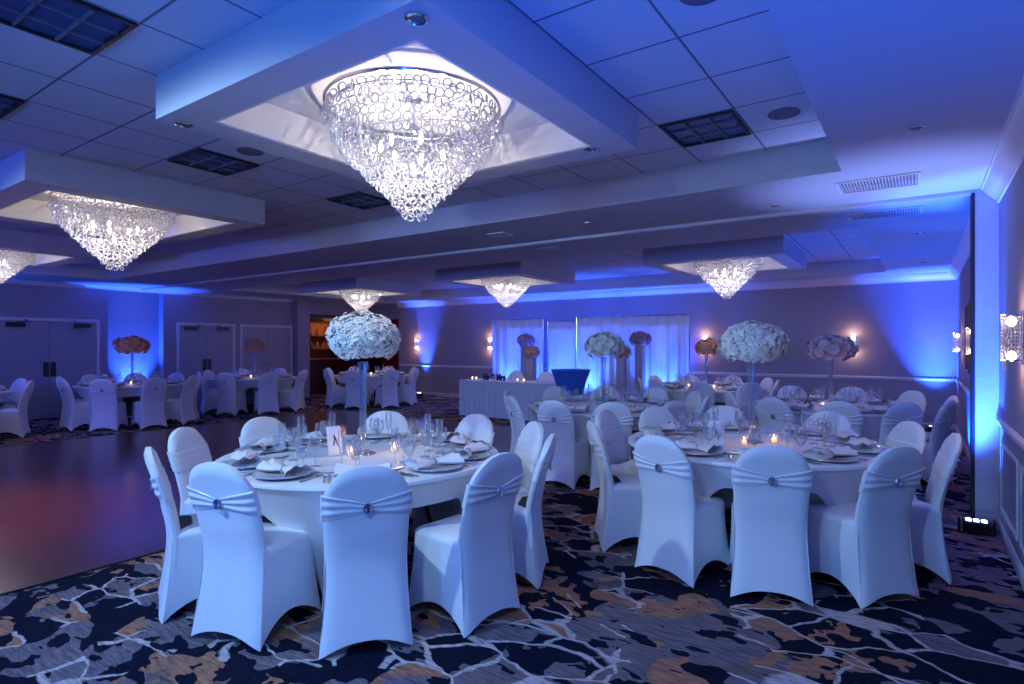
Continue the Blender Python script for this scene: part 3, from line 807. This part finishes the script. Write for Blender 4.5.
# ------------------------------------------------------------------ banquet chair
def lerp_tab(T, z):
    if z <= T[0][0]: return T[0][1]
    for (a, ra), (b, rb) in zip(T, T[1:]):
        if a <= z <= b:
            t = (z - a) / (b - a); t = t * t * (3 - 2 * t) if False else t
            return ra + (rb - ra) * t
    return T[-1][1]
def smooth_tab(T, z):   # average for smoothness
    return sum(lerp_tab(T, z + d) for d in (-.06, -.03, 0, .03, .06)) / 5
YBK = [(0, -.01), (.15, .022), (.3, .045), (.45, .052), (.6, .02), (.75, -.025), (.93, -.085)]
HWT = [(0, .228), (.1, .214), (.25, .204), (.45, .200), (.6, .205), (.75, .210), (.93, .206)]
ybk = lambda z: smooth_tab(YBK, z)
hwf = lambda z: smooth_tab(HWT, z)
CHH = 0.925
def chair_cover():
    q = MB(); nu, nv = 20, 26
    def side(front):
        vs = []
        for i in range(nv + 1):
            v = i / nv
            for j in range(nu + 1):
                u = -1 + 2 * j / nu
                u = math.copysign(1 - (1 - abs(u)) ** 1.35, u)
                hem = .062 * (1 - abs(u) ** 2.4)
                if front: hem = max(hem, .10)
                top = .750 + (CHH - .750) * (1 - abs(u) ** 2.4) ** .56
                z = hem + (top - hem) * v
                x = u * hwf(z)
                rd = abs(u) ** 9
                edge = 1 - max(0, (v - .955) / .045) ** 2 * .55
                th = .030 * (1 - rd * .75) * edge
                mid = ybk(z) + .03
                bulge = -.010 * (1 - u * u) * math.sin(min(1, v) * PI)
                vs.append((x, (mid + th) if front else (mid - th + bulge * (1 if z < .6 else .3)), z))
        fs = [(i * (nu + 1) + j, i * (nu + 1) + j + 1, (i + 1) * (nu + 1) + j + 1, (i + 1) * (nu + 1) + j) for i in range(nv) for j in range(nu)]
        if front: fs = [f[::-1] for f in fs]
        return vs, fs
    vb, fb = side(False); vf, ff = side(True)
    o = len(vb); q.add(vb + vf, fb + [tuple(i + o for i in f) for f in ff])
    W = nu + 1
    fs = []
    for i in range(nv):
        fs.append((i * W, (i + 1) * W, o + (i + 1) * W, o + i * W))
        fs.append((i * W + nu, o + i * W + nu, o + (i + 1) * W + nu, (i + 1) * W + nu))
    for j in range(nu):
        fs.append((nv * W + j, nv * W + j + 1, o + nv * W + j + 1, o + nv * W + j))
    q.f += fs
    # seat tent
    def corner_path(pts, sag, rad, nseg):
        out = []
        for k_ in range(len(pts) - 1):
            a, b = Vector(pts[k_]), Vector(pts[k_ + 1])
            nrm = Vector((-(b - a).y, (b - a).x)).normalized()
            for i in range(nseg):
                t = i / nseg
                p = a.lerp(b, t) + nrm * sag * math.sin(PI * t) ** 1.0
                out.append((p, t, k_))
        out.append((Vector(pts[-1]), 0, len(pts) - 1))
        return out
    B = corner_path([(-.224, .015), (-.222, .485), (.222, .485), (.224, .015)], -.022, 0, 12)
    # top: rounded rectangle sampled at the same parameters
    T = []
    for (p, t, k_) in B:
        if k_ == 0: x_, y_ = -.198, .06 + (.475 - .06) * t
        elif k_ == 1: x_, y_ = -.198 + .396 * t, .475
        elif k_ == 2: x_, y_ = .198, .475 + (.06 - .475) * t
        else: x_, y_ = .198, .06
        cxx, cyy = (.198 - .06), .415
        if y_ > cyy and abs(x_) > cxx:
            dx, dy = abs(x_) - cxx, y_ - cyy; L = math.hypot(dx, dy)
            m_ = max(dx, dy) / .06
            k2 = .06 * m_ / L if L > 0 else 0
            x_ = math.copysign(cxx + dx * k2, x_); y_ = cyy + dy * k2
        T.append(Vector((x_, y_)))
    nseg = len(B); rings = []
    for i in range(12):
        v = i / 11; row = []
        for (p, t, k_), tp in zip(B, T):
            hem = .105 * math.sin(PI * t) ** .8 if k_ < 3 else 0
            if k_ == 1: hem = .085 * math.sin(PI * t) ** .8
            z = hem + (.435 - hem) * v
            s = 1 - (1 - v) ** 1.5
            xy = p.lerp(tp, s)
            row.append((xy.x, xy.y, z))
        rings.append(row)
    cen = Vector((0, .27))
    for ins, z in ((.0, .452), (.012, .466), (.035, .475), (.09, .481), (.15, .483)):
        row = []
        for tp in T:
            dv = cen - tp; L = dv.length
            xy = tp + dv * min(1, ins / max(L, .2)); row.append((xy.x, max(xy.y, .06), z))
        rings.append(row)
    q.loft(rings, False, True, closed=False)
    return q
def chair_sash():
    q = MB(); g = random.Random(2)
    zc = .715
    def band(ycall, prof, sgn):
        nu, nv = 24, 18; vs = []
        for i in range(nv + 1):
            v = -1 + 2 * i / nv
            for j in range(nu + 1):
                u = -1 + 2 * j / nu
                h = prof(abs(u)); z = zc + v * h + (.012 * abs(u) if sgn < 0 else 0)
                x = u * (hwf(z) + .004)
                pl = .0045 * math.sin(v * 9 + .6 * math.sin(u * 3)) * (abs(u) ** .4 if sgn < 0 else .25)
                y = ycall(z, u) + sgn * (.006 + pl)
                if i in (0, nv): y -= sgn * .005
                vs.append((x, y, z))
        fs = [(i * (nu + 1) + j, i * (nu + 1) + j + 1, (i + 1) * (nu + 1) + j + 1, (i + 1) * (nu + 1) + j) for i in range(nv) for j in range(nu)]
        q.add(vs, fs if sgn < 0 else [f[::-1] for f in fs])
    band(lambda z, u: ybk(z) + .03 - .030 * (1 - abs(u) ** 9 * .75) - .0035 * (1 - u * u), lambda u: .020 + .047 * u ** .75, -1)
    band(lambda z, u: ybk(z) + .03 + .030 * (1 - abs(u) ** 9 * .75), lambda u: .066, 1)
    # sides
    for s in (-1, 1):
        vs = []; nv = 10
        for i in range(nv + 1):
            z = zc + .012 + (-1 + 2 * i / nv) * .066
            for t in (-1, 0, 1):
                vs.append((s * (hwf(z) + (.010 if t == 0 else .004)), ybk(z) + .03 + t * .0135, z))
        q.add(vs, [(i * 3 + j, i * 3 + j + 1, (i + 1) * 3 + j + 1, (i + 1) * 3 + j) for i in range(nv) for j in range(2)])
    return q
chair = empty('banquet_chair'); tag(chair, 'c', 'chair', 'white covered banquet chairs')
chair_cover().build('chair_cover', 'spandex', chair)
sash = chair_sash().build('sash', 'sash_cloth', chair)
sash['label'] = 'gathered white satin band'
bk = MB(); zb = .715; yb_ = ybk(zb) - .018
rm = Matrix.Translation((0, yb_, zb)) @ Matrix.Rotation(R(90), 4, 'X') @ Matrix.Scale(1.0, 4)
bk.torus(.019, .0045, 20, 6, rm @ Matrix.Diagonal((1.0, 1.25, 1, 1)))
bk.box(-.005, .005, yb_ - .006, yb_, zb - .022, zb + .022)
for i in range(14):
    a = 2 * PI * i / 14; bk.lathe([(.001, -.003), (.0035, 0), (.001, .003)], 5, (.019 * math.cos(a), yb_ - .005, zb + .024 * math.sin(a)))
o = bk.build('buckle', 'chrome', sash); o['label'] = 'round glittering buckle'

# ------------------------------------------------------------------ round table and cloth
TR, TH = 0.93, 0.755
def cloth_mb():
    q = MB(); n = 120; rings = []
    def arch(a): return .57 * min(1, abs(math.sin(2 * a)) * 1.3) ** .6
    for v in [i / 16 for i in range(17)]:
        row = []
        for j in range(n):
            a = 2 * PI * j / n; zb_ = arch(a) + .004; z = zb_ + (TH - .035 - zb_) * v
            k_ = z / TH
            r = .60 + (TR - .60) * k_ ** 1.25 - .11 * abs(math.sin(2 * a)) * (1 - k_)
            r = min(r, TR)
            row.append((r * math.cos(a), r * math.sin(a), z))
        rings.append(row)
    for r, z in ((TR + .001, TH - .02), (TR + .001, TH - .006), (TR - .005, TH + .0025), (TR - .02, TH + .004), (.5, TH + .004), (.02, TH + .004)):
        rings.append([(r * math.cos(2 * PI * j / n), r * math.sin(2 * PI * j / n), z) for j in range(n)])
    return q.loft(rings, False, True)
table = empty('round_table'); tag(table, 't', 'table', 'round banquet tables')
MB().lathe([(TR - .03, TH - .03), (TR - .006, TH - .026), (TR - .006, TH - .002), (TR - .03, TH)], 48).build('tabletop', 'wood_ply', table)
for k_ in range(4):
    a = k_ * PI / 2; c_, s_ = math.cos(a), math.sin(a)
    MB().tube([(.36 * c_, .36 * s_, TH - .03), (.46 * c_, .46 * s_, .35), (.565 * c_, .565 * s_, .012)], .014, 8).lathe([(.02, 0), (.02, .02), (.012, .03)], 8, (.565 * c_, .565 * s_, 0)).build('leg', 'dark_metal', table)
cloth = tag(cloth_mb().build('tablecloth', 'spandex'), 'k', 'tablecloth', 'white stretch covers on the round tables')
TT = TH + .0045   # top of the cloth

# ------------------------------------------------------------------ place setting pieces
P_ = {}
P_['charger'] = tag(MB().lathe([(.09, 0), (.13, .012), (.168, .019), (.167, .022), (.11, .012), (.01, .011)], 36).build('charger_plate', 'charger_glaze'), 'x', 'plate', 'charger plates')
P_['bread'] = tag(MB().lathe([(.045, 0), (.072, .008), (.075, .010), (.073, .011), (.045, .003), (.005, .003)], 28).build('bread_plate', 'plate_white'), 'x', 'plate', 'small white bread plates')
def goblet(r, h, stem, name, gr, mid=None):
    q = MB().lathe([(.034, 0), (.034, .002), (.006, .006), (.0035, .012), (.0035, stem), (r * .55, stem + .012), (mid or r, stem + (h - stem) * .45), (r * .9, h), (r * .87, h), ((mid or r) - .002, stem + (h - stem) * .45), (r * .5, stem + .015), (.002, stem + .008)], 18)
    return tag(q.build(name, 'clear_glass'), 'x', 'glass', gr)
P_['wine'] = goblet(.036, .19, .085, 'wine_glass', 'wine glasses', .040)
P_['water'] = goblet(.038, .165, .055, 'water_goblet', 'water goblets', .041)
P_['flute'] = goblet(.025, .235, .085, 'champagne_flute', 'champagne flutes', .024)
def napkin_mb():
    q = MB(); nu, nv = 22, 12; top = []; 
    for sgn in (1, -1):
        vs = []
        for i in range(nu + 1):
            u = -1 + 2 * i / nu
            wv = .014 + .075 * abs(u) ** .8
            for j in range(nv + 1):
                v = -1 + 2 * j / nv
                ple = .008 * math.cos(v * 8 + u * 2) * abs(u)
                th = (.016 + .022 * abs(u)) * (1 - v * v) ** .5 + ple * (1 - v * v)
                vs.append((u * .15, v * wv + .01 * math.sin(u * 4), .026 + (th if sgn > 0 else -th * .6)))
        fs = [(i * (nv + 1) + j, (i + 1) * (nv + 1) + j, (i + 1) * (nv + 1) + j + 1, i * (nv + 1) + j + 1) for i in range(nu) for j in range(nv)]
        q.add(vs, fs if sgn > 0 else [f[::-1] for f in fs])
    return q
nap = napkin_mb().build('folded_napkin', 'napkin_cloth'); tag(nap, 'x', 'napkin', 'napkins gathered in rings')
MB().torus(.021, .004, 18, 6, Matrix.Translation((0, 0, .026)) @ Matrix.Rotation(R(90), 4, 'Y')).build('napkin_ring', 'silver', nap)
P_['napkin'] = nap
fk = MB().tube([(0, -.095, .004), (0, -.02, .003), (0, .03, .006), (0, .05, .005)], [.005, .003, .003, .008], 6)
for i in range(4): fk.tube([(-.009 + .006 * i, .05, .005), (-.009 + .006 * i, .092, .008)], .0016, 5)
P_['fork'] = tag(fk.build('fork', 'silver'), 'x', 'cutlery', 'forks')
kn = MB().tube([(0, -.105, .005), (0, -.01, .005)], [.006, .005], 6).box(-.008, .007, -.01, .105, .0035, .0055)
P_['knife'] = tag(kn.build('knife', 'silver'), 'x', 'cutlery', 'knives')
sp = MB().tube([(0, -.09, .004), (0, .035, .004)], [.0045, .003], 6)
sp.lathe([(.002, -.003), (.014, 0), (.015, .003), (.012, .002), (.002, 0)], 12, (0, .05, .004))
P_['spoon'] = tag(sp.build('spoon', 'silver'), 'x', 'cutlery', 'spoons')
vot = empty('votive_candle'); tag(vot, 'x', 'candle', 'votive candles on the tables')
MB().lathe([(.024, 0), (.026, .003), (.032, .07), (.030, .07), (.024, .006), (.003, .005)], 20).build('glass_cup', 'clear_glass', vot)
MB().lathe([(.019, .007), (.019, .032), (.004, .030)], 16).build('wax', 'candle_wax', vot)
MB().lathe([(.001, .032), (.006, .04), (.005, .05), (.001, .063)], 8).build('flame', 'flame', vot)
P_['votive'] = vot

# ------------------------------------------------------------------ lay out the tables
ORD = ['leftmost', 'second from left', 'third from left', 'fourth from left', 'fifth from left', 'sixth from left']
def order_name(i, n):
    if n == 1: return 'middle'
    if i == n - 1: return 'rightmost'
    if i == n - 2 and n > 3: return 'second from right'
    return ORD[i]
def seats(cx_, cy_, angs, rad):
    base = math.atan2(-cy_, -cx_)
    S = []
    for a, r in zip(angs, rad):
        x, y = cx_ + r * math.cos(a), cy_ + r * math.sin(a)
        d = -SN * x + CS * y; t = (CS * x + SN * y) / d
        S.append([a, r, x, y, t, math.cos(a - base) > 0])
    for side in (True, False):
        G = sorted([s for s in S if s[5] == side], key=lambda s: s[4])
        for i, s in enumerate(G): s.append(order_name(i, len(G)) + (', camera side' if side else ', far side'))
    return S
def setting(S, cx_, cy_, tname, full):
    for a, r, x, y, t, cs, nm in S:
        def put(kind, rr, tan, rz, lab, z=TT):
            px_ = cx_ + rr * math.cos(a) - tan * math.sin(a); py_ = cy_ + rr * math.sin(a) + tan * math.cos(a)
            place(P_[kind], (px_, py_, z), a + rz, lab + ' at seat ' + nm + ', ' + tname + ' table')
        j = rnd.uniform(-.02, .02); ja = rnd.uniform(-.25, .25)
        put('charger', .735, j, 0, 'round silvery charger plate')
        put('napkin', .735, j, PI / 2 + ja, 'white ringed napkin', TT + .012)
        put('flute', .50, -.12 + j, 0, 'champagne flute')
        put('wine', .45, -.02 + j, 0, 'wine glass')
        if full:
            put('water', .535, -.04 + j, 0, 'water goblet')
            put('bread', .54, .15, 0, 'small bread plate')
            put('fork', .74, .195, PI / 2, 'silver fork')
            put('knife', .74, -.195, PI / 2, 'silver knife')
            put('spoon', .74, -.220, PI / 2, 'silver spoon')
def round_set(cx_, cy_, angs, rad, tname, desc, foot, full=False, chairs_out=()):
    S = seats(cx_, cy_, [R(a) for a in angs], rad)
    place(table, (cx_, cy_, 0), foot, 'round folding table under white cover, ' + desc)
    place(cloth, (cx_, cy_, 0), foot, 'white stretch cover on the round table ' + desc)
    for i, s in enumerate(S):
        a = s[0]
        tw = rnd.uniform(-.05, .05)
        if full and (tname, i) in TWIST: tw = TWIST[(tname, i)]
        place(chair, (s[2], s[3], 0), a + PI / 2 + tw, 'white covered chair, ' + s[6] + ' of the ' + tname + ' table')
    setting(S, cx_, cy_, tname, full)
    return S
TWIST = {}
round_set(-3.127, 2.72, [-7.6, 26, 54, 86, 129, 179, -150, -111, -77, -40], [1.26, 1.25, 1.22, 1.12, 1.12, 1.18, 1.25, 1.2, 1.16, 1.20], 'near left', 'nearest the camera at left', R(28), True)
round_set(-1.06, 4.75, [-106, -72, -37, 3, 32, 69, 115, 150, 178, -144], [1.13, 1.13, 1.17, 1.21, 1.14, 1.1, 1.1, 1.1, 1.22, 1.19], 'near right', 'nearest the camera at right', R(65), True)
reg = lambda a0, n: [a0 + 360 / n * i for i in range(n)]
round_set(-3.18, 6.55, [-90, -60, -27, 10, 45, 80, 115, 150, -158, -124], [1.17] * 10, 'middle', 'in the middle before the drapes', R(10))
round_set(-0.9, 8.15, [-111, -80, -51, -20, 12, 48, 84, 120, 156, -145], [1.2] * 10, 'back right', 'at the back right near the far wall', R(30))
round_set(-3.1, 10.5, reg(-78, 9), [1.12] * 9, 'rearmost', 'farthest at the right end of drapes', R(0))
round_set(-11.5, 10.3, reg(-64, 8), [1.15] * 8, 'bar side', 'in front of the bar opening', R(40))
round_set(-12.5, 5.15, reg(-45, 9), [1.13] * 9, 'blue niche', 'before the blue niche at left', R(15))
round_set(-12.75, 7.85, reg(-62, 8), [1.13] * 8, 'left wall', 'before the left wall double doors', R(25))
round_set(-12.7, 2.45, reg(-30, 8), [1.13] * 8, 'left edge', 'cut by the left edge of view', R(5))

# centrepieces
glass_vase(-3.127, 2.72, TT, .63, 'tall glass vase carrying the big white bouquet on the near left table')
bouquet(-3.127, 2.72, 1.55, .235, .175, 'big white and blush rose bouquet on the near left table', True, .22, 11)
glass_vase(-1.06, 4.75, TT, .60, 'tall blue tinted glass vase on the near right table')
bouquet(-1.06, 4.75, 1.51, .245, .165, 'big white rose bouquet on the near right table', True, .10, 12)
glass_vase(-3.18, 6.55, TT, .60, 'thin glass vase on the middle table')
bouquet(-3.18, 6.55, 1.50, .235, .165, 'pale green white bouquet on the middle table', False, 'floret_white', 13)
glass_vase(-0.9, 8.15, TT, .58, 'thin glass vase on the back right table')
bouquet(-0.9, 8.15, 1.46, .28, .16, 'warm cream bouquet on the back right table', False, 'petal_blush', 14)
glass_vase(-3.1, 10.5, TT, .58, 'thin glass vase on the rearmost table')
bouquet(-3.1, 10.5, 1.46, .20, .16, 'peach bouquet on the rearmost table', False, 'petal_peach', 15)
glass_vase(-12.5, 5.15, TT, .60, 'dark slim vase on the blue niche table')
bouquet(-12.5, 5.15, 1.50, .30, .18, 'peach and mauve domed bouquet before the blue niche', False, 'petal_peach', 16)
glass_vase(-12.75, 7.85, TT, .62, 'slim vase on the left wall table')
bouquet(-12.75, 7.85, 1.50, .22, .16, 'small peach bouquet on the left wall table', False, 'petal_peach', 17)
# votives, table cards, table signs
def votive(px, py, lb, lamp=0.25):
    x, y = at(px, py, TT); place(vot, (x, y, TT), 0, lb)
    if lamp: light('candle_lamp', 'POINT', (x, y, TT + .10), lamp, (1, 0.5, 0.2), 0.01)
votive(351, 456, 'lit votive candle left of the vase, near left table')
votive(394, 452, 'lit votive candle right of the vase, near left table')
votive(744, 445, 'lit votive candle left of the vase, near right table')
votive(774, 443, 'lit votive candle right of the vase, near right table')
def vot_at(x, y, lb): place(vot, (x, y, TT), 0, lb); light('candle_lamp', 'POINT', (x, y, TT + .10), .35, (1, 0.5, 0.2), 0.01)
vot_at(-0.95, 7.85, 'glowing votive candle in front of the vase, back right table')
vot_at(-3.35, 10.3, 'left votive candle on the rearmost table'); vot_at(-2.9, 10.25, 'right votive candle on the rearmost table')
vot_at(-12.2, 5.0, 'glowing votive candle on the blue niche table'); vot_at(-12.5, 7.6, 'votive candle on the left wall table')
vot_at(-11.3, 10.1, 'votive candle on the bar side table')
def card(x, y, rz, label, tilt=12, wd=.055, h=.19):
    e = empty('table_card', (x, y, TT), rz); tag(e, label, 'table card')
    q = MB(); mt = Matrix.Rotation(R(-tilt), 4, 'X')
    q.merge(MB().box(-wd, wd, -.002, .002, .004, h), mt)
    q.build('card', 'paper_white', e, False)
    MB().box(-wd * .8, wd * .8, -.02, .035, 0, .004).build('stand', 'chrome', e, False)
    m2 = MB(); m2.merge(MB().tube([(-.012, -.004, h * .35), (.002, -.004, h * .55), (-.004, -.004, h * .7), (.012, -.004, h * .5), (.02, -.004, h * .32)], .003, 5), mt)
    m2.build('printed_mark', 'black_gloss', e)
x, y = at(336, 456, TT); card(x, y, R(75), 'white table card standing left of the vase, near left table', 14, .05, .2)
x, y = at(716, 447, TT); card(x, y, R(12), 'white framed table card standing on the near right table', 8)
x, y = at(811, 407, TT)
e = empty('table_sign', (-1.1, 7.8, TT), R(20)); tag(e, 'small black sign stand on the back right table', 'table sign')
MB().tube([(-.05, 0, 0), (-.01, 0, .10), (.03, 0, .22)], .014, 8).tube([(-.012, 0, .11), (.05, 0, 0)], .014, 8).build('letter', 'black_gloss', e)

# ------------------------------------------------------------------ head table
x0, x1, y0, y1 = -8.15, -5.75, 9.75, 10.5
e = empty('head_table', ((x0 + x1) / 2, (y0 + y1) / 2, 0)); tag(e, 'rectangular head table under the pleated floor-length cloth', 'table')
MB().box(-1.18, 1.18, -.36, .36, .72, .75).build('tabletop', 'wood_ply', e, False)
for sx in (-1, 1):
    for sy in (-1, 1): MB().tube([(sx * 1.0, sy * .3, 0), (sx * 1.0, sy * .3, .72)], .015, 8).build('leg', 'dark_metal', e)
def skirt_mb(hx, hy, z1):
    per = []
    def seg(a, b, n):
        for i in range(n): t = i / n; per.append((a[0] + (b[0] - a[0]) * t, a[1] + (b[1] - a[1]) * t))
    seg((-hx, -hy), (hx, -hy), 200); seg((hx, -hy), (hx, hy), 60); seg((hx, hy), (-hx, hy), 200); seg((-hx, hy), (-hx, -hy), 60)
    rings = []
    for k_ in range(12):
        v = k_ / 11; z = .008 + (z1 - .008) * v; row = []
        for i, (px_, py_) in enumerate(per):
            wv = (.012 * math.sin(i * .55) * (1 - v) + .006 * math.sin(z * 52)) 
            L = math.hypot(px_ / hx, py_ / hy)
            nx_ = (1 if abs(abs(px_) - hx) < 1e-6 else 0) * math.copysign(1, px_); ny_ = (1 if abs(abs(py_) - hy) < 1e-6 else 0) * math.copysign(1, py_)
            row.append((px_ + nx_ * wv, py_ + ny_ * wv, z))
        rings.append(row)
    for s_ in (1.0, .995, .5, .02): rings.append([(p[0] * s_, p[1] * s_, z1 + (.004 if s_ < 1 else .002)) for p in per])
    return MB().loft(rings, False, True)
hc_ = skirt_mb(1.2, .375, .757).build('tablecloth', 'table_linen', None, True, ((x0 + x1) / 2, (y0 + y1) / 2, 0))
tag(hc_, 'off-white horizontally ribbed floor-length cloth on the head table', 'tablecloth')
for x, lb in ((-7.6, 'left chair behind the head table'), (-6.8, 'right chair behind the head table')):
    place(chair, (x, 11.1, 0), R(180), 'white covered ' + lb)
# black MR & MRS letters
def text_mesh(s, size, ext):
    cu = bpy.data.curves.new('t', 'FONT'); cu.body = s; cu.size = size; cu.extrude = ext; cu.align_x = 'CENTER'; cu.offset = .006
    o_ = bpy.data.objects.new('t', cu); col.objects.link(o_)
    bpy.context.view_layer.update()
    me = bpy.data.meshes.new_from_object(o_.evaluated_get(bpy.context.evaluated_depsgraph_get()))
    bpy.data.objects.remove(o_); me.materials.clear(); me.materials.append(MATS['black_gloss']); return me
tl = link('letter_sign', text_mesh('Mr & Mrs', .13, .012), None, (-7.38, 9.98, .765)); tl.rotation_euler = (R(90), 0, R(12)); tl.scale = (1, 1.5, 1)
tag(tl, 'black Mr & Mrs letter sign standing on the head table', 'sign')
for i, (x, lb) in enumerate([(-7.93, 'leftmost'), (-7.82, 'second from left'), (-6.75, 'second from right'), (-6.6, 'rightmost')]):
    place(vot, (x, 9.93, .762), 0, 'votive candle on the head table, ' + lb + ' of the four')

# cocktail table in blue spandex
def cocktail():
    q = MB(); n = 64; rings = []
    for i in range(20):
        z = .004 + 1.04 * i / 19; row = []
        for j in range(n):
            a = 2 * PI * j / n; k_ = i / 19
            hem = .0
            foot_ = .33 * (1 - .12 * abs(math.sin(2 * a)))
            r = foot_ * (1 - k_) ** 2 + .36 * k_ ** 2 * 1.0 + .13 * 2 * k_ * (1 - k_)
            zz = z if i > 3 else z + .06 * abs(math.sin(2 * a)) * (1 - i / 4)
            row.append((r * math.cos(a), r * math.sin(a), zz))
        rings.append(row)
    for r, z in ((.362, 1.055), (.355, 1.063), (.02, 1.064)): rings.append([(r * math.cos(2 * PI * j / n), r * math.sin(2 * PI * j / n), z) for j in range(n)])
    return q.loft(rings, False, True)
e = empty('cocktail_table', (-5.25, 9.45, 0)); tag(e, 'tall blue stretch-covered cocktail table before the middle drape', 'table')
MB().lathe([(.34, 1.02), (.345, 1.05), (.33, 1.052)], 32).build('tabletop', 'wood_ply', e)
MB().lathe([(.28, 0), (.28, .015), (.03, .03), (.03, 1.02)], 20).build('pedestal', 'dark_metal', e)
tag(cocktail().build('tablecloth', 'blue_spandex', None, True, (-5.25, 9.45, 0)), 'stretch cover on the tall cocktail table before the drapes', 'tablecloth')

# flower columns
for (px, ht, rx, mt, lb, yy) in [(525.5, 1.50, .22, 'petal_mauve', 'left of the left pair', 12.1), (531.5, 1.22, .20, 'petal_peach', 'right of the left pair', 11.7),
                             (621.5, 1.24, .19, 'petal_peach', 'left of the right pair', 11.7), (640, 1.52, .23, 'petal_mauve', 'right of the right pair', 12.0)]:
    X = on_y(px, yy)
    e = empty('flower_column', (X, yy, 0)); tag(e, 'grey square flower column before the drapes, ' + lb, 'pedestal')
    MB().box(-.11, .11, -.11, .11, 0, .05, .004).build('base', 'wood_pedestal', e, False)
    MB().box(-.085, .085, -.085, .085, .05, ht - .03).build('shaft', 'wood_pedestal', e, False)
    MB().box(-.10, .10, -.10, .10, ht - .03, ht, .004).build('cap', 'wood_pedestal', e, False)
    bouquet(X, yy, ht + .125, rx, .16, 'dusky flower ball on the column, ' + lb, False, mt, int(px), 40)
